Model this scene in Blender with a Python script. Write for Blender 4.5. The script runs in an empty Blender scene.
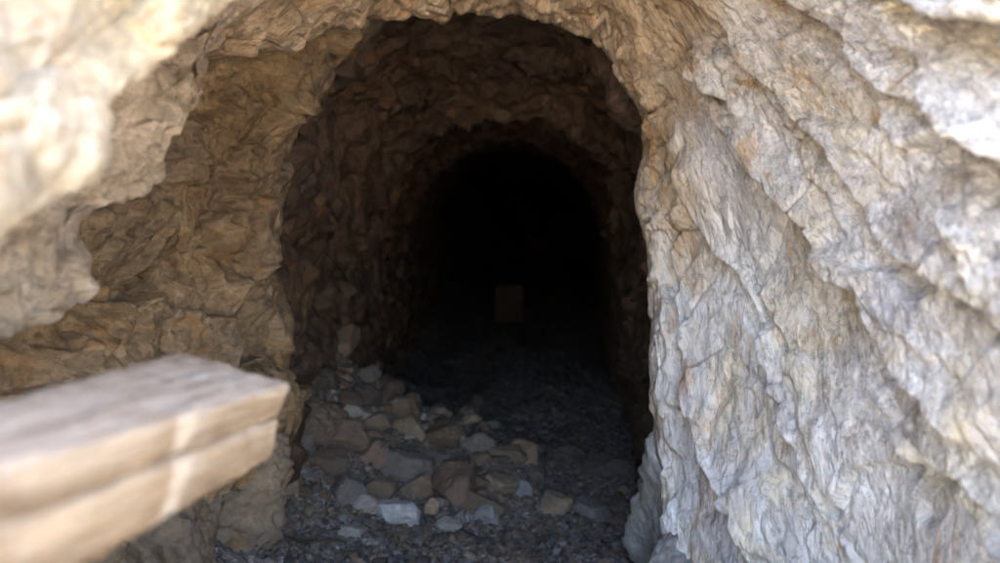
import bpy, math, random
import numpy as np
from mathutils import Vector, Matrix

rnd = random.Random(11)
CAMZ = 1.2
F = 972.0
col = bpy.context.scene.collection

# ------------------------------------------------------------------ noise
_r = np.random.RandomState(5)
PERM = _r.permutation(4096).astype(np.int64)
_g = _r.normal(size=(4096, 3)); _g /= np.linalg.norm(_g, axis=1)[:, None]
GRAD = _g.astype(np.float32)
RAND = _r.rand(4096, 3).astype(np.float32)

def _hash(i, j, k, seed):
    return PERM[(PERM[(PERM[(i + seed * 131) & 4095] + j) & 4095] + k) & 4095]

def perlin(p, seed=0):
    p = np.asarray(p, np.float32)
    i = np.floor(p).astype(np.int64); f = p - i
    w = f * f * f * (f * (f * 6 - 15) + 10)
    out = np.zeros(len(p), np.float32)
    for a in (0, 1):
        wa = w[:, 0] if a else 1 - w[:, 0]
        for b in (0, 1):
            wb = w[:, 1] if b else 1 - w[:, 1]
            for c in (0, 1):
                wc = w[:, 2] if c else 1 - w[:, 2]
                g = GRAD[_hash(i[:, 0] + a, i[:, 1] + b, i[:, 2] + c, seed)]
                out += wa * wb * wc * (g[:, 0] * (f[:, 0] - a) + g[:, 1] * (f[:, 1] - b) + g[:, 2] * (f[:, 2] - c))
    return out * 1.5

def fbm(p, octv=5, gain=.5, seed=0, ridged=False):
    out = np.zeros(len(p), np.float32); a = 1.0; q = np.array(p, np.float32)
    for o in range(octv):
        n = perlin(q, seed + o)
        out += a * ((1 - 2 * np.abs(n)) if ridged else n)
        a *= gain; q = q * 2.03 + 7.3
    return out

E1 = np.array([.15, .82, .55]); E1 /= np.linalg.norm(E1); E2 = np.array([1., 0, -.27]); E2 /= np.linalg.norm(E2)
BED = np.stack([E1, E2, np.cross(E1, E2)])      # direction of the rock's layers: dipping towards the portal
def bed(p, s1, s2, s3): return (p @ BED.T.astype(np.float32)) * np.array([s1, s2, s3], np.float32)

def facets(p, seed=0, tilt=1.0, off=.35):
    """chunky broken rock: every cell a tilted plane with its own height"""
    p = np.asarray(p, np.float32)
    base = np.floor(p).astype(np.int64); f = p - base
    best = np.full(len(p), 9., np.float32); sec = best.copy(); val = np.zeros(len(p), np.float32)
    for a in (-1, 0, 1):
        for b in (-1, 0, 1):
            for c in (-1, 0, 1):
                h = _hash(base[:, 0] + a, base[:, 1] + b, base[:, 2] + c, seed)
                r = RAND[h]
                dx = f[:, 0] - a - r[:, 0]; dy = f[:, 1] - b - r[:, 1]; dz = f[:, 2] - c - r[:, 2]
                d = dx * dx + dy * dy + dz * dz
                g = GRAD[(h * 7 + 3) & 4095]
                v = tilt * (g[:, 0] * dx + g[:, 1] * dy + g[:, 2] * dz) + off * (RAND[(h * 5 + 1) & 4095][:, 0] - .5)
                m = d < best
                sec = np.where(m, best, np.minimum(sec, d))
                val = np.where(m, v, val); best = np.where(m, d, best)
    edge = np.sqrt(sec) - np.sqrt(best)
    return val, edge

def sstep(a, b, x):
    t = np.clip((x - a) / (b - a), 0, 1); return t * t * (3 - 2 * t)

# ------------------------------------------------------------------ meshes
def add_obj(name, me, mat=None, parent=None):
    o = bpy.data.objects.new(name, me); col.objects.link(o)
    if mat: me.materials.append(mat)
    o.parent = parent
    return o

def mesh_from(name, V, Fc, smooth=True):
    me = bpy.data.meshes.new(name)
    V = np.asarray(V, np.float32); Fc = np.asarray(Fc, np.int32)
    k = Fc.shape[1]
    me.vertices.add(len(V)); me.vertices.foreach_set('co', V.ravel())
    me.loops.add(Fc.size); me.loops.foreach_set('vertex_index', Fc.ravel())
    me.polygons.add(len(Fc)); me.polygons.foreach_set('loop_start', np.arange(len(Fc), dtype=np.int32) * k)
    me.update(calc_edges=True)
    me.polygons.foreach_set('use_smooth', np.full(len(Fc), smooth))
    me.validate()
    return me

def grid_faces(nu, nv):
    i = np.arange(nu * nv).reshape(nu, nv)
    return np.stack([i[:-1, :-1].ravel(), i[1:, :-1].ravel(), i[1:, 1:].ravel(), i[:-1, 1:].ravel()], 1)

def set_attr(me, name, uv):
    l = me.attributes.new(name, 'FLOAT_VECTOR', 'POINT')
    l.data.foreach_set('vector', np.ascontiguousarray(uv, dtype=np.float32).ravel())

def catmull(A, axis, counts):
    """densify array A of control points along an axis, counts[i] samples in segment i"""
    A = np.moveaxis(A, axis, 0)
    n = len(A); out = []
    for s in range(n - 1):
        p0 = A[s - 1] if s > 0 else 2 * A[0] - A[1]
        p1, p2 = A[s], A[s + 1]
        p3 = A[s + 2] if s + 2 < n else 2 * A[-1] - A[-2]
        for t in np.arange(counts[s]) / counts[s]:
            c = (2 * p1 + (p2 - p0) * t + (2 * p0 - 5 * p1 + 4 * p2 - p3) * t * t + (-p0 + 3 * p1 - 3 * p2 + p3) * t ** 3) * .5
            l = p1 + (p2 - p1) * t
            out.append(.75 * c + .25 * l)
    out.append(A[-1])
    return np.moveaxis(np.array(out), 0, axis)

def normals(G):
    du = np.gradient(G, axis=0); dv = np.gradient(G, axis=1)
    n = np.cross(du, dv); n /= np.linalg.norm(n, axis=2)[..., None] + 1e-9
    return n

def smooth_n(n, k):
    for _ in range(k):
        m = n.copy(); m[1:-1] = (n[:-2] + 2 * n[1:-1] + n[2:]) / 4
        n = m; m = n.copy(); m[:, 1:-1] = (n[:, :-2] + 2 * n[:, 1:-1] + n[:, 2:]) / 4; n = m
    return n / (np.linalg.norm(n, axis=2)[..., None] + 1e-9)

def disp(G, N, d, k=2):
    d = d.reshape(G.shape[0], G.shape[1]).astype(float)
    for _ in range(k):
        d[1:-1] = (d[:-2] + 2 * d[1:-1] + d[2:]) / 4
        d[:, 1:-1] = (d[:, :-2] + 2 * d[:, 1:-1] + d[:, 2:]) / 4
    return G + N * d[..., None]

def P(px, py, d):
    """a point seen along (px, py) standing d metres in front of the portal"""
    return (float((px - 500) / F * d), float(d), float(CAMZ + (281.5 - py) / F * d))
def X(px, d, z): return (float((px - 500) / F * d), float(d), float(z))
def W(x, y, z): return (float(x), float(y), float(z))

# ------------------------------------------------------------------ materials
class NT:
    def __init__(s, name):
        s.m = bpy.data.materials.new(name); s.m.use_nodes = True
        s.t = s.m.node_tree; s.t.nodes.clear()
        s.out = s.t.nodes.new('ShaderNodeOutputMaterial'); s.b = s.t.nodes.new('ShaderNodeBsdfPrincipled')
        s.t.links.new(s.b.outputs[0], s.out.inputs[0])
        s.b.inputs['Specular IOR Level'].default_value = .25
    def n(s, ty, **kw):
        x = s.t.nodes.new(ty)
        for k, v in kw.items():
            if k in x.inputs: x.inputs[k].default_value = v
            else: setattr(x, k, v)
        return x
    def l(s, a, b): s.t.links.new(a, b)
    def coords(s, kind='obj', scale=(1, 1, 1), rot=(0, 0, 0)):
        if kind == 'obj': c = s.n('ShaderNodeTexCoord').outputs['Object']
        else: c = s.n('ShaderNodeAttribute', attribute_name=kind).outputs['Vector']
        m = s.n('ShaderNodeMapping'); m.inputs['Scale'].default_value = scale; m.inputs['Rotation'].default_value = rot
        s.l(c, m.inputs[0]); return m.outputs[0]
    def noise(s, vec, scale, detail=6, rough=.6, dist=0.0):
        x = s.n('ShaderNodeTexNoise'); s.l(vec, x.inputs['Vector'])
        x.inputs['Scale'].default_value = scale; x.inputs['Detail'].default_value = detail
        x.inputs['Roughness'].default_value = rough; x.inputs['Distortion'].default_value = dist
        return x.outputs['Fac']
    def ramp(s, fac, stops):
        x = s.n('ShaderNodeValToRGB'); s.l(fac, x.inputs[0]); e = x.color_ramp.elements
        while len(e) < len(stops): e.new(.5)
        for el, (p, c) in zip(e, stops):
            el.position = p; el.color = (*c, 1) if isinstance(c, tuple) else (c, c, c, 1)
        return x.outputs[0]
    def mix(s, fac, a, b, mode='MIX'):
        x = s.n('ShaderNodeMix', data_type='RGBA', blend_type=mode)
        for sock, v in ((x.inputs[0], fac), (x.inputs[6], a), (x.inputs[7], b)):
            if hasattr(v, 'node'): s.l(v, sock)
            elif isinstance(v, tuple): sock.default_value = (*v, 1)
            else: sock.default_value = v
        return x.outputs[2]
    def math(s, op, a, b=0.0, clamp=False):
        x = s.n('ShaderNodeMath', operation=op, use_clamp=clamp)
        for sock, v in ((x.inputs[0], a), (x.inputs[1], b)):
            if hasattr(v, 'node'): s.l(v, sock)
            else: sock.default_value = v
        return x.outputs[0]
    def bump(s, h, strength=.5, dist=.01, prev=None):
        x = s.n('ShaderNodeBump'); x.inputs['Strength'].default_value = strength; x.inputs['Distance'].default_value = dist
        s.l(h, x.inputs['Height'])
        if prev is not None: s.l(prev, x.inputs['Normal'])
        return x.outputs[0]
    def chips(s, vec, scale, jitter=.25):
        """small flat broken faces: each cell slopes its own way"""
        nz = s.n('ShaderNodeTexNoise'); s.l(vec, nz.inputs['Vector']); nz.inputs['Scale'].default_value = scale * .8; nz.inputs['Detail'].default_value = 3
        k = s.n('ShaderNodeVectorMath', operation='SCALE'); s.l(nz.outputs['Color'], k.inputs[0]); k.inputs['Scale'].default_value = jitter / scale * 2
        a = s.n('ShaderNodeVectorMath', operation='ADD'); s.l(vec, a.inputs[0]); s.l(k.outputs[0], a.inputs[1])
        vo = s.n('ShaderNodeTexVoronoi', feature='F1'); s.l(a.outputs[0], vo.inputs['Vector']); vo.inputs['Scale'].default_value = scale
        rel = s.n('ShaderNodeVectorMath', operation='SUBTRACT'); s.l(a.outputs[0], rel.inputs[0]); s.l(vo.outputs['Position'], rel.inputs[1])
        cn = s.n('ShaderNodeVectorMath', operation='SUBTRACT'); s.l(vo.outputs['Color'], cn.inputs[0]); cn.inputs[1].default_value = (.5, .5, .5)
        d = s.n('ShaderNodeVectorMath', operation='DOT_PRODUCT'); s.l(rel.outputs[0], d.inputs[0]); s.l(cn.outputs[0], d.inputs[1])
        sp = s.n('ShaderNodeSeparateColor'); s.l(vo.outputs['Color'], sp.inputs[0])
        return s.math('MULTIPLY', d.outputs['Value'], scale), sp.outputs[0]
    def finish(s, colr, rough=.9, nrm=None):
        if hasattr(colr, 'node'): s.l(colr, s.b.inputs['Base Color'])
        else: s.b.inputs['Base Color'].default_value = (*colr, 1)
        s.b.inputs['Roughness'].default_value = rough
        if nrm is not None: s.l(nrm, s.b.inputs['Normal'])
        return s.m

def rock_mat(name, stops, tint, tint_amt=.6, scale=1.0, aniso=(1, 1, 1), rot=(0, 0, 0), stain=(.30, .17, .07), stain_amt=.5,
             pale=(.55, .52, .47), pale_amt=.3, bump=.6):
    t = NT(name)
    v = t.coords('obj', tuple(scale * a for a in aniso), rot); iso = t.coords('obj', (scale,) * 3)
    base = t.ramp(t.noise(v, 3.2, 9, .62, .6), stops)
    big = t.ramp(t.noise(iso, 1.3, 4, .5), [(.4, 0.), (.62, 1.)])
    c = t.mix(t.math('MULTIPLY', big, tint_amt), base, tint)
    fine = t.ramp(t.noise(v, 22, 8, .7, .8), [(.25, .55), (.5, .95), (.75, 1.35)])
    c = t.mix(.75, c, fine, 'MULTIPLY')
    st = t.ramp(t.noise(v, 4.5, 7, .65, 1.2), [(.56, 0.), (.68, 1.)])
    c = t.mix(t.math('MULTIPLY', st, stain_amt), c, stain)
    pl = t.ramp(t.noise(v, 7.5, 7, .7, .4), [(.58, 0.), (.7, 1.)])
    c = t.mix(t.math('MULTIPLY', pl, pale_amt), c, pale)
    vein = t.ramp(t.noise(v, 11, 5, .6, 2.2), [(.478, 1.), (.496, .45), (.504, .45), (.522, 1.)])
    c = t.mix(.35, c, vein, 'MULTIPLY')
    b1 = t.bump(t.noise(v, 14, 10, .68, .7), bump, .03)
    b2 = t.bump(t.noise(v, 70, 8, .7, .4), bump * .8, .006, b1)
    h, k = t.chips(v, 12); b2 = t.bump(h, .65, .030, b2)
    h2, k2 = t.chips(v, 42); b2 = t.bump(h2, .8, .010, b2)
    c = t.mix(.8, c, t.ramp(k, [(0., .78), (1., 1.18)]), 'MULTIPLY')
    return t.finish(c, .92, b2)

M = {}
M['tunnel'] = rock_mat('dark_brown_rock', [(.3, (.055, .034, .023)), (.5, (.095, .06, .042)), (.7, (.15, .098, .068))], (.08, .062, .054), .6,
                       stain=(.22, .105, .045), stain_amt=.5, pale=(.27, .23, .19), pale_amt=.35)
M['left'] = rock_mat('ochre_rock', [(.3, (.15, .10, .055)), (.5, (.29, .20, .115)), (.72, (.44, .33, .20))], (.23, .185, .145), .75,
                     aniso=(1, 1.0, 1.5), rot=(0, .5, .3), stain=(.32, .16, .05), stain_amt=.6, pale=(.38, .33, .27), pale_amt=.45)
M['tier'] = rock_mat('block_rock', [(.3, (.30, .22, .145)), (.5, (.52, .415, .30)), (.7, (.66, .55, .42))], (.54, .45, .385), .7,
                     aniso=(1, 1, 2.2), rot=(0, .6, .4), stain=(.38, .25, .11), stain_amt=.35, pale=(.58, .50, .41), pale_amt=.6, bump=.9)
M['over'] = rock_mat('cream_rock', [(.3, (.34, .26, .15)), (.5, (.50, .41, .27)), (.7, (.60, .52, .39))], (.53, .47, .39), .6,
                     aniso=(1, 1, 1.6), rot=(0, .7, .3), stain=(.36, .23, .10), stain_amt=.6, pale=(.68, .62, .51), pale_amt=.6, bump=.5)
M['hill'] = rock_mat('hill_rock', [(.3, (.3, .23, .15)), (.5, (.42, .34, .23)), (.7, (.5, .43, .32))], (.38, .33, .27), .6, scale=.4)

# the foliated pale wall: coordinates follow the layers (attribute 'layers': x across, y along, z depth)
def layered_mat():
    t = NT('layered_pale_rock')
    v = t.coords('layers', (1, .22, 1)); v2 = t.coords('layers', (1, .45, 1)); iso = t.coords('obj')
    z = t.n('ShaderNodeAttribute', attribute_name='zone').outputs['Vector']
    sep = t.n('ShaderNodeSeparateXYZ'); t.l(z, sep.inputs[0]); brown, up, low = sep.outputs
    base = t.ramp(t.noise(v, 6, 9, .62, .7), [(.28, (.40, .375, .36)), (.42, (.63, .61, .595)), (.56, (.76, .745, .73)), (.75, (.84, .825, .80))])
    cream = t.ramp(t.noise(v2, 3.5, 7, .6, .8), [(.44, 0.), (.56, 1.)])
    c = t.mix(t.math('MULTIPLY', cream, .62), base, (.78, .68, .48))
    grey = t.ramp(t.noise(iso, 2.2, 5, .6), [(.48, 0.), (.6, 1.)])
    c = t.mix(t.math('MULTIPLY', grey, .5), c, (.60, .59, .635))
    vb = t.coords('layers', (1, .13, .6))
    band = t.ramp(t.noise(vb, 4.5, 5, .55, .6), [(.47, 0.), (.56, 1.)]); c = t.mix(t.math('MULTIPLY', band, .85), c, (.88, .865, .84))
    dk = t.ramp(t.noise(vb, 8, 6, .6, .8), [(.56, 0.), (.64, 1.)]); c = t.mix(t.math('MULTIPLY', dk, .5), c, (.40, .375, .37))
    # brown, blocky rock of the arch
    bb = t.ramp(t.noise(iso, 5, 9, .64, .6), [(.3, (.24, .16, .09)), (.5, (.42, .295, .175)), (.7, (.57, .44, .29))])
    bf = t.math('ADD', brown, t.math('MULTIPLY', t.math('SUBTRACT', t.noise(iso, 6, 6, .6), .5), .9), True)
    c = t.mix(bf, c, bb)
    # tan tone in the upper part of the layers
    uf = t.math('MULTIPLY', up, t.ramp(t.noise(v2, 5, 6, .6), [(.35, .3), (.6, 1.)]))
    c = t.mix(t.math('MULTIPLY', uf, .6), c, (.47, .38, .30))
    rust = t.ramp(t.noise(v2, 4.2, 8, .68, 1.0), [(.57, 0.), (.68, 1.)])
    c = t.mix(t.math('MULTIPLY', rust, .85), c, (.50, .29, .12))
    green = t.ramp(t.noise(v2, 5.1, 8, .66, .5), [(.60, 0.), (.72, 1.)])
    c = t.mix(t.math('MULTIPLY', green, .4), c, (.42, .42, .27))
    fine = t.ramp(t.noise(v, 34, 8, .72, .8), [(.3, .55), (.5, 1.1), (.7, 1.35)])
    c = t.mix(.8, c, fine, 'MULTIPLY')
    wh = t.ramp(t.noise(v, 9, 8, .66, 1.2), [(.52, 0.), (.64, 1.)])
    c = t.mix(t.math('MULTIPLY', t.math('MULTIPLY', wh, .7), t.math('SUBTRACT', 1.0, bf)), c, (.80, .79, .78))
    fol = t.ramp(t.noise(v, 12, 6, .6, 2.0), [(.476, 1.), (.495, .4), (.505, .4), (.524, 1.)])
    c = t.mix(.62, c, fol, 'MULTIPLY')
    speck = t.ramp(t.noise(iso, 60, 6, .75), [(.64, 1.), (.74, .6)])
    c = t.mix(.3, c, speck, 'MULTIPLY')
    b1 = t.bump(t.noise(v, 26, 10, .68, .8), .6, .022)
    b2 = t.bump(t.noise(iso, 60, 9, .72, .5), .5, .008, b1)
    h, k = t.chips(v2, 13); b2 = t.bump(h, .55, .022, b2)
    h2, k2 = t.chips(v2, 46); b2 = t.bump(h2, .8, .010, b2)
    c = t.mix(.5, c, t.ramp(k, [(0., .80), (1., 1.22)]), 'MULTIPLY')
    c = t.mix(.6, c, t.ramp(k2, [(0., .82), (1., 1.12)]), 'MULTIPLY')
    return t.finish(c, .88, b2)
M['right'] = layered_mat()

# ------------------------------------------------------------------ RIGHT WALL AND ARCH
def build_right():
    lip = [(668,640,3.5),(665,545,3.55),(657,440,3.6),(651,350,3.7),(652,265,3.75),(638,207,3.8),(645,130,3.9),(624,72,3.95),
           (588,33,4.0),(530,13,4.0),(450,12,3.95),(380,14,3.8),(325,28,3.6),(265,46,3.3),(200,62,3.0),(120,100,2.7)]
    rows = []
    outer = [
     [X(720,3.2,-.3),X(800,2.8,-.3),X(900,2.3,-.3),X(1040,1.7,-.3),W(1.2,1.0,-.3),W(2.7,.35,-.4)],
     [P(722,563,3.2),P(800,570,2.8),P(900,580,2.35),P(1030,600,1.8),W(1.08,1.0,.5),W(2.6,.3,.5)],
     [P(715,440,3.3),P(800,440,2.8),P(900,430,2.3),P(1020,420,1.75),W(1.0,1.0,.95),W(2.5,.3,1.0)],
     [P(710,345,3.35),P(800,330,2.85),P(900,310,2.3),P(1020,290,1.7),W(.97,1.0,1.3),W(2.5,.3,1.4)],
     [P(710,255,3.4),P(800,230,2.85),P(900,210,2.25),P(1020,170,1.65),W(.93,1.0,1.6),W(2.5,.3,1.8)],
     [P(700,190,3.4),P(800,150,2.8),P(900,110,2.2),P(1020,50,1.6),W(.93,1.0,1.9),W(2.5,.3,2.2)],
     [P(700,110,3.45),P(790,70,2.85),P(890,10,2.2),P(1010,-80,1.6),W(.92,1.0,2.2),W(2.4,.3,2.7)],
     [P(690,40,3.5),P(775,-20,2.85),P(860,-110,2.3),P(960,-220,1.7),W(.85,1.0,2.5),W(2.2,.3,3.2)],
     [P(650,-10,3.55),P(720,-90,2.95),P(780,-200,2.4),P(830,-380,1.8),W(.6,1.0,2.85),W(1.3,.35,3.7)],
     [P(560,-40,3.6),P(590,-130,3.0),P(610,-280,2.4),P(620,-500,1.8),W(.25,1.0,2.95),W(.5,.35,3.8)],
     [P(450,-40,3.5),P(448,-130,2.95),P(440,-280,2.4),P(420,-500,1.8),W(-.1,1.0,2.95),W(-.1,.35,3.8)],
     [P(360,-35,3.35),P(330,-130,2.8),P(300,-250,2.3),P(260,-450,1.8),W(-.4,1.0,2.9),W(-.7,.35,3.7)],
     [P(300,-15,3.15),P(260,-90,2.7),P(215,-200,2.2),P(170,-380,1.7),W(-.7,1.0,2.7),W(-1.2,.35,3.6)],
     [P(235,5,2.95),P(185,-60,2.5),P(130,-150,2.05),P(60,-300,1.6),W(-.9,1.0,2.5),W(-1.7,.35,3.4)],
     [P(165,25,2.7),P(115,-20,2.3),P(50,-90,1.9),P(-50,-200,1.5),W(-1.1,1.0,2.25),W(-2.1,.35,3.0)],
     [P(80,60,2.45),P(30,20,2.1),P(-50,-30,1.75),P(-150,-100,1.4),W(-1.3,1.0,2.0),W(-2.4,.35,2.6)]]
    for (px, py, d), out in zip(lip, outer):
        cx, cy = 470, 290
        def back(k, dd): return P(cx + (px - cx) * k, cy + (py - cy) * k, d + dd)
        rows.append([back(1.24, 1.3), back(1.14, .75), back(1.035, .30), P(px, py, d), ] + out)
    A = np.array(rows)
    A = catmull(A, 0, [70, 70, 70, 70, 60, 60, 60, 60, 60, 60, 50, 45, 45, 40, 35])
    A = catmull(A, 1, [12, 25, 40, 130, 190, 220, 220, 110, 20])
    G = A; N = smooth_n(normals(G), 30)
    # make normals point at the opening's middle
    c = np.array([.0, 2.0, 1.3]); sgn = np.sign(((c - G) * N).sum(2).mean()); N *= sgn
    p = G.reshape(-1, 3).astype(np.float32)
    px = 500 + p[:, 0] / p[:, 1] * F; py = 281.5 - (p[:, 2] - CAMZ) / p[:, 1] * F
    ang = np.arctan2(py + 150, px - 560); rad = np.hypot(py + 150, px - 560)
    wfol = sstep(655, 715, px + 26 * perlin(p * 2.5, 70)) * sstep(-120, 0, py)
    wfol = np.where(py > 230, sstep(640, 675, px), wfol)
    S = ang * 1.45; T = rad / F * 3.0
    dep = np.sqrt(p[:, 0]**2 + p[:, 1]**2)
    L = np.stack([S, T, p[:, 1] * .3], 1)
    warp = fbm(p * 1.6, 4, .5, 3)
    warp2 = fbm(p * 6, 4, .55, 8)
    def saw(x, drop=.05):
        f = x - np.floor(x)
        return np.where(f < 1 - drop, f / (1 - drop), (1 - f) / drop) - .5
    warp3 = fbm(p * 3.5, 2, .4, 15)
    st = S + .09 * fbm(p * 1.6, 3, .4, 3) + .008 * warp3
    a1 = .55 + .9 * np.clip(perlin(L * np.array([2, 1.1, 1]), 21) + .3, 0, 1)
    led = .078 * a1 * saw(st / .30 + .2, .04)
    a2 = np.clip(.3 + 1.6 * perlin(L * np.array([5, 1.6, 1]), 22), 0, 1.4)
    led += .026 * a2 * saw(st / .105 + .3 * warp2, .12)
    a3 = np.clip(.2 + 1.6 * perlin(L * np.array([9, 3, 1]), 23), 0, 1.3)
    led += .006 * a3 * saw(st / .034 + .4 * warp2, .25)
    La = L * np.array([4, 1.0, 3]) + .12 * warp2[:, None]
    led += .018 * fbm(La, 4, .45, 30)
    Lf = np.stack([S * 3.6, T * 1.3, p[:, 1] * .5], 1) + .16 * warp3[:, None]
    fv0, fe0 = facets(Lf, 5, 1.5, .3)
    fv, fe = facets(Lf * np.array([2.3, 2.2, 2]) + .10 * warp3[:, None], 3, 1.5, .3)
    fv2, fe2 = facets(Lf * np.array([7, 6, 4]) + .2 * warp3[:, None], 4, 1.5, .3)
    led += .045 * fv0 - .010 * (1 - sstep(0, .035, fe0))
    calm = sstep(-.25, .45, perlin(L * np.array([2.2, 1.0, 1]), 66) + .35 * perlin(L * np.array([7, 2, 1]), 67))
    led += (.005 + .018 * calm) * fv + (.0005 + .008 * calm) * fv2 - .004 * (1 - sstep(0, .05, fe))
    # knobbly blocky rock of the arch
    q = p + .05 * np.stack([warp, warp2, -warp], 1)
    bv, be = facets(q * 5.0, 9, 1.4)
    bv2, be2 = facets(q * 13, 10, 1.4)
    blk = .055 * bv + .018 * bv2 - .008 * (1 - sstep(0, .06, be)) + .035 * fbm(p * 3, 4, .45, 50) + .004 * fbm(p * 22, 4, .55, 57, True)
    cv, ce = facets(p * 9 + .1 * warp3[:, None], 44, 1.5, .5)
    lipw = np.exp(-((np.arange(G.shape[1]) - 84) / 26.0) ** 2)
    D = wfol * led + (1 - wfol) * blk + .026 * cv * np.tile(lipw, G.shape[0])
    # bigger plates that overlap one another
    def plate(pts, h, reach, edge=5.0, thick=18):
        pts = np.array(pts, float)
        near = (px > pts[:, 0].min() - reach * 3) & (px < pts[:, 0].max() + reach * 3) & (py > pts[:, 1].min() - reach * 3) & (py < pts[:, 1].max() + reach * 3)
        idx = np.nonzero(near)[0]
        x = px[idx] + 7 * perlin(p[idx] * 9, 61) + 1.2 * perlin(p[idx] * 25, 62); y = py[idx] + 7 * perlin(p[idx] * 9, 63)
        best = np.full(len(idx), 1e9); sg = np.ones(len(idx))
        endf = np.zeros(len(idx)); m = len(pts) - 1
        for k in range(m):
            a, b = pts[k], pts[k + 1]; ab = b - a
            tt = ((x - a[0]) * ab[0] + (y - a[1]) * ab[1]) / (ab @ ab); tc = np.clip(tt, 0, 1)
            dx = x - a[0] - tc * ab[0]; dy = y - a[1] - tc * ab[1]; dd = np.hypot(dx, dy)
            side = np.sign(ab[0] * (y - a[1]) - ab[1] * (x - a[0]))
            mm = dd < best
            best = np.where(mm, dd, best); sg = np.where(mm, side, sg); endf = np.where(mm, (k + tc) / m, endf)
        sd = -best * sg                       # positive = up and right of the line
        fade = sstep(0, .18, endf) * (1 - sstep(.85, 1, endf))
        up = sstep(-edge, edge, sd) * np.exp(-np.clip(sd, 0, None) / reach)
        dn = -(1 - sstep(-edge, edge, sd)) * np.exp(-np.clip(-sd, 0, None) / thick) * .55
        D[idx] += h * fade * (up + dn)
    plate([(700,30),(708,62),(718,85),(745,105),(757,125),(768,150),(790,182),(830,215),(860,250)], .085, 70, 3.5, 26)
    plate([(820,210),(850,250),(875,280),(898,290),(906,325),(918,352),(945,382),(968,402),(1000,440),(1040,500)], .085, 90, 4, 26)
    plate([(860,-20),(892,30),(905,45),(935,62),(950,92),(975,120),(1000,140),(1050,170)], .06, 50, 5, 24)
    plate([(690,230),(684,300),(690,350),(703,420),(722,470),(745,520),(770,600)], .075, 45, 4, 22)
    plate([(740,215),(765,300),(790,350),(812,420),(820,480)], .035, 40, 4, 18)
    plate([(915,395),(922,430),(945,462),(975,490),(1030,540)], .05, 45, 5, 14)
    plate([(600,20),(640,60),(662,105),(668,150)], .03, 30, 4, 12)
    plate([(650,60),(668,130),(680,180),(672,250),(668,330)], .05, 30, 4, 16)
    # keep the hidden fold behind the lip gentle
    Dg = D.reshape(G.shape[:2]); Dg *= (.10 + .9 * sstep(50, 100, np.arange(G.shape[1])))[None]
    G = disp(G, N, Dg, 3)
    N2 = smooth_n(normals(G), 1) * sgn
    p2 = G.reshape(-1, 3).astype(np.float32)
    def lay(p):
        px = 500 + p[:, 0] / p[:, 1] * F; py = 281.5 - (p[:, 2] - CAMZ) / p[:, 1] * F
        return np.arctan2(py + 150, px - 560) * 1.45, np.hypot(py + 150, px - 560) / F * 3.0
    S, T = lay(p2)
    G = disp(G, N2, wfol * .0028 * fbm(np.stack([S * 60, T * 14, p2[:, 1] * 26], 1) + .4 * warp2[:, None], 4, .6, 80) +
             .0028 * fbm(p2 * 45, 4, .6, 85, True) * (.4 + .6 * (1 - wfol)), 0)
    me = mesh_from('hill', G.reshape(-1, 3), grid_faces(*G.shape[:2]))
    p3 = G.reshape(-1, 3).astype(np.float32); S3, T3 = lay(p3)
    set_attr(me, 'layers', np.stack([S3, T3, p3[:, 1] * .8], 1))
    brown = 1 - sstep(682, 730, px + 45 * perlin(p * 2.2, 70)) * 1.0
    brown *= 1 - sstep(170, 300, py + 50 * perlin(p * 2, 71))
    brown = np.maximum(brown, .5 * (1 - sstep(650, 668, px)))
    upz = (1 - sstep(90, 260, py - (px - 720) * .25)) * (1 - sstep(820, 900, px))
    set_attr(me, 'zone', np.stack([brown, upz, py / 563], 1))
    o = add_obj('rock_wall', me, M['right']); return o

# ------------------------------------------------------------------ ground heights
def ground_h(x, y):
    x = np.asarray(x, np.float32); y = np.asarray(y, np.float32)
    p = np.stack([x, y, np.zeros_like(x)], -1).reshape(-1, 3)
    rise = np.interp(y.ravel(), [-5, 4.4, 6, 9, 12, 24], [0, 0, .14, .42, .70, 1.6])
    xr = x.ravel(); yr = y.ravel()
    ridge = .60 - .46 * np.clip((xr + .95) / 1.15, 0, 1.2)
    mound = ridge * np.exp(-((yr - 5.35) / np.where(yr > 5.35, .85, .85)) ** 2) * (1 - sstep(.1, .75, xr))
    left = .30 * (1 - sstep(-1.15, -.62, xr)) * sstep(2.2, 3.8, yr)
    n = .035 * fbm(p * 2.3, 3, .5, 90) + .016 * fbm(p * 11, 4, .55, 94)
    out = np.abs(np.minimum(yr, 0)) * 0
    h = rise + mound + left * .8 + n * (yr > -50)
    h = h + np.where(yr < -14, .02 * (-14 - yr) * 0, 0)
    return h.reshape(x.shape)

def ray_ground(px, py):
    d = np.arange(2.8, 14, .01)
    x = (px - 500) / F * d; z = CAMZ + (281.5 - py) / F * d
    g = ground_h(x, d)
    i = np.argmax(z < g)
    return float(x[i]), float(d[i]), float(g[i])

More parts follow.
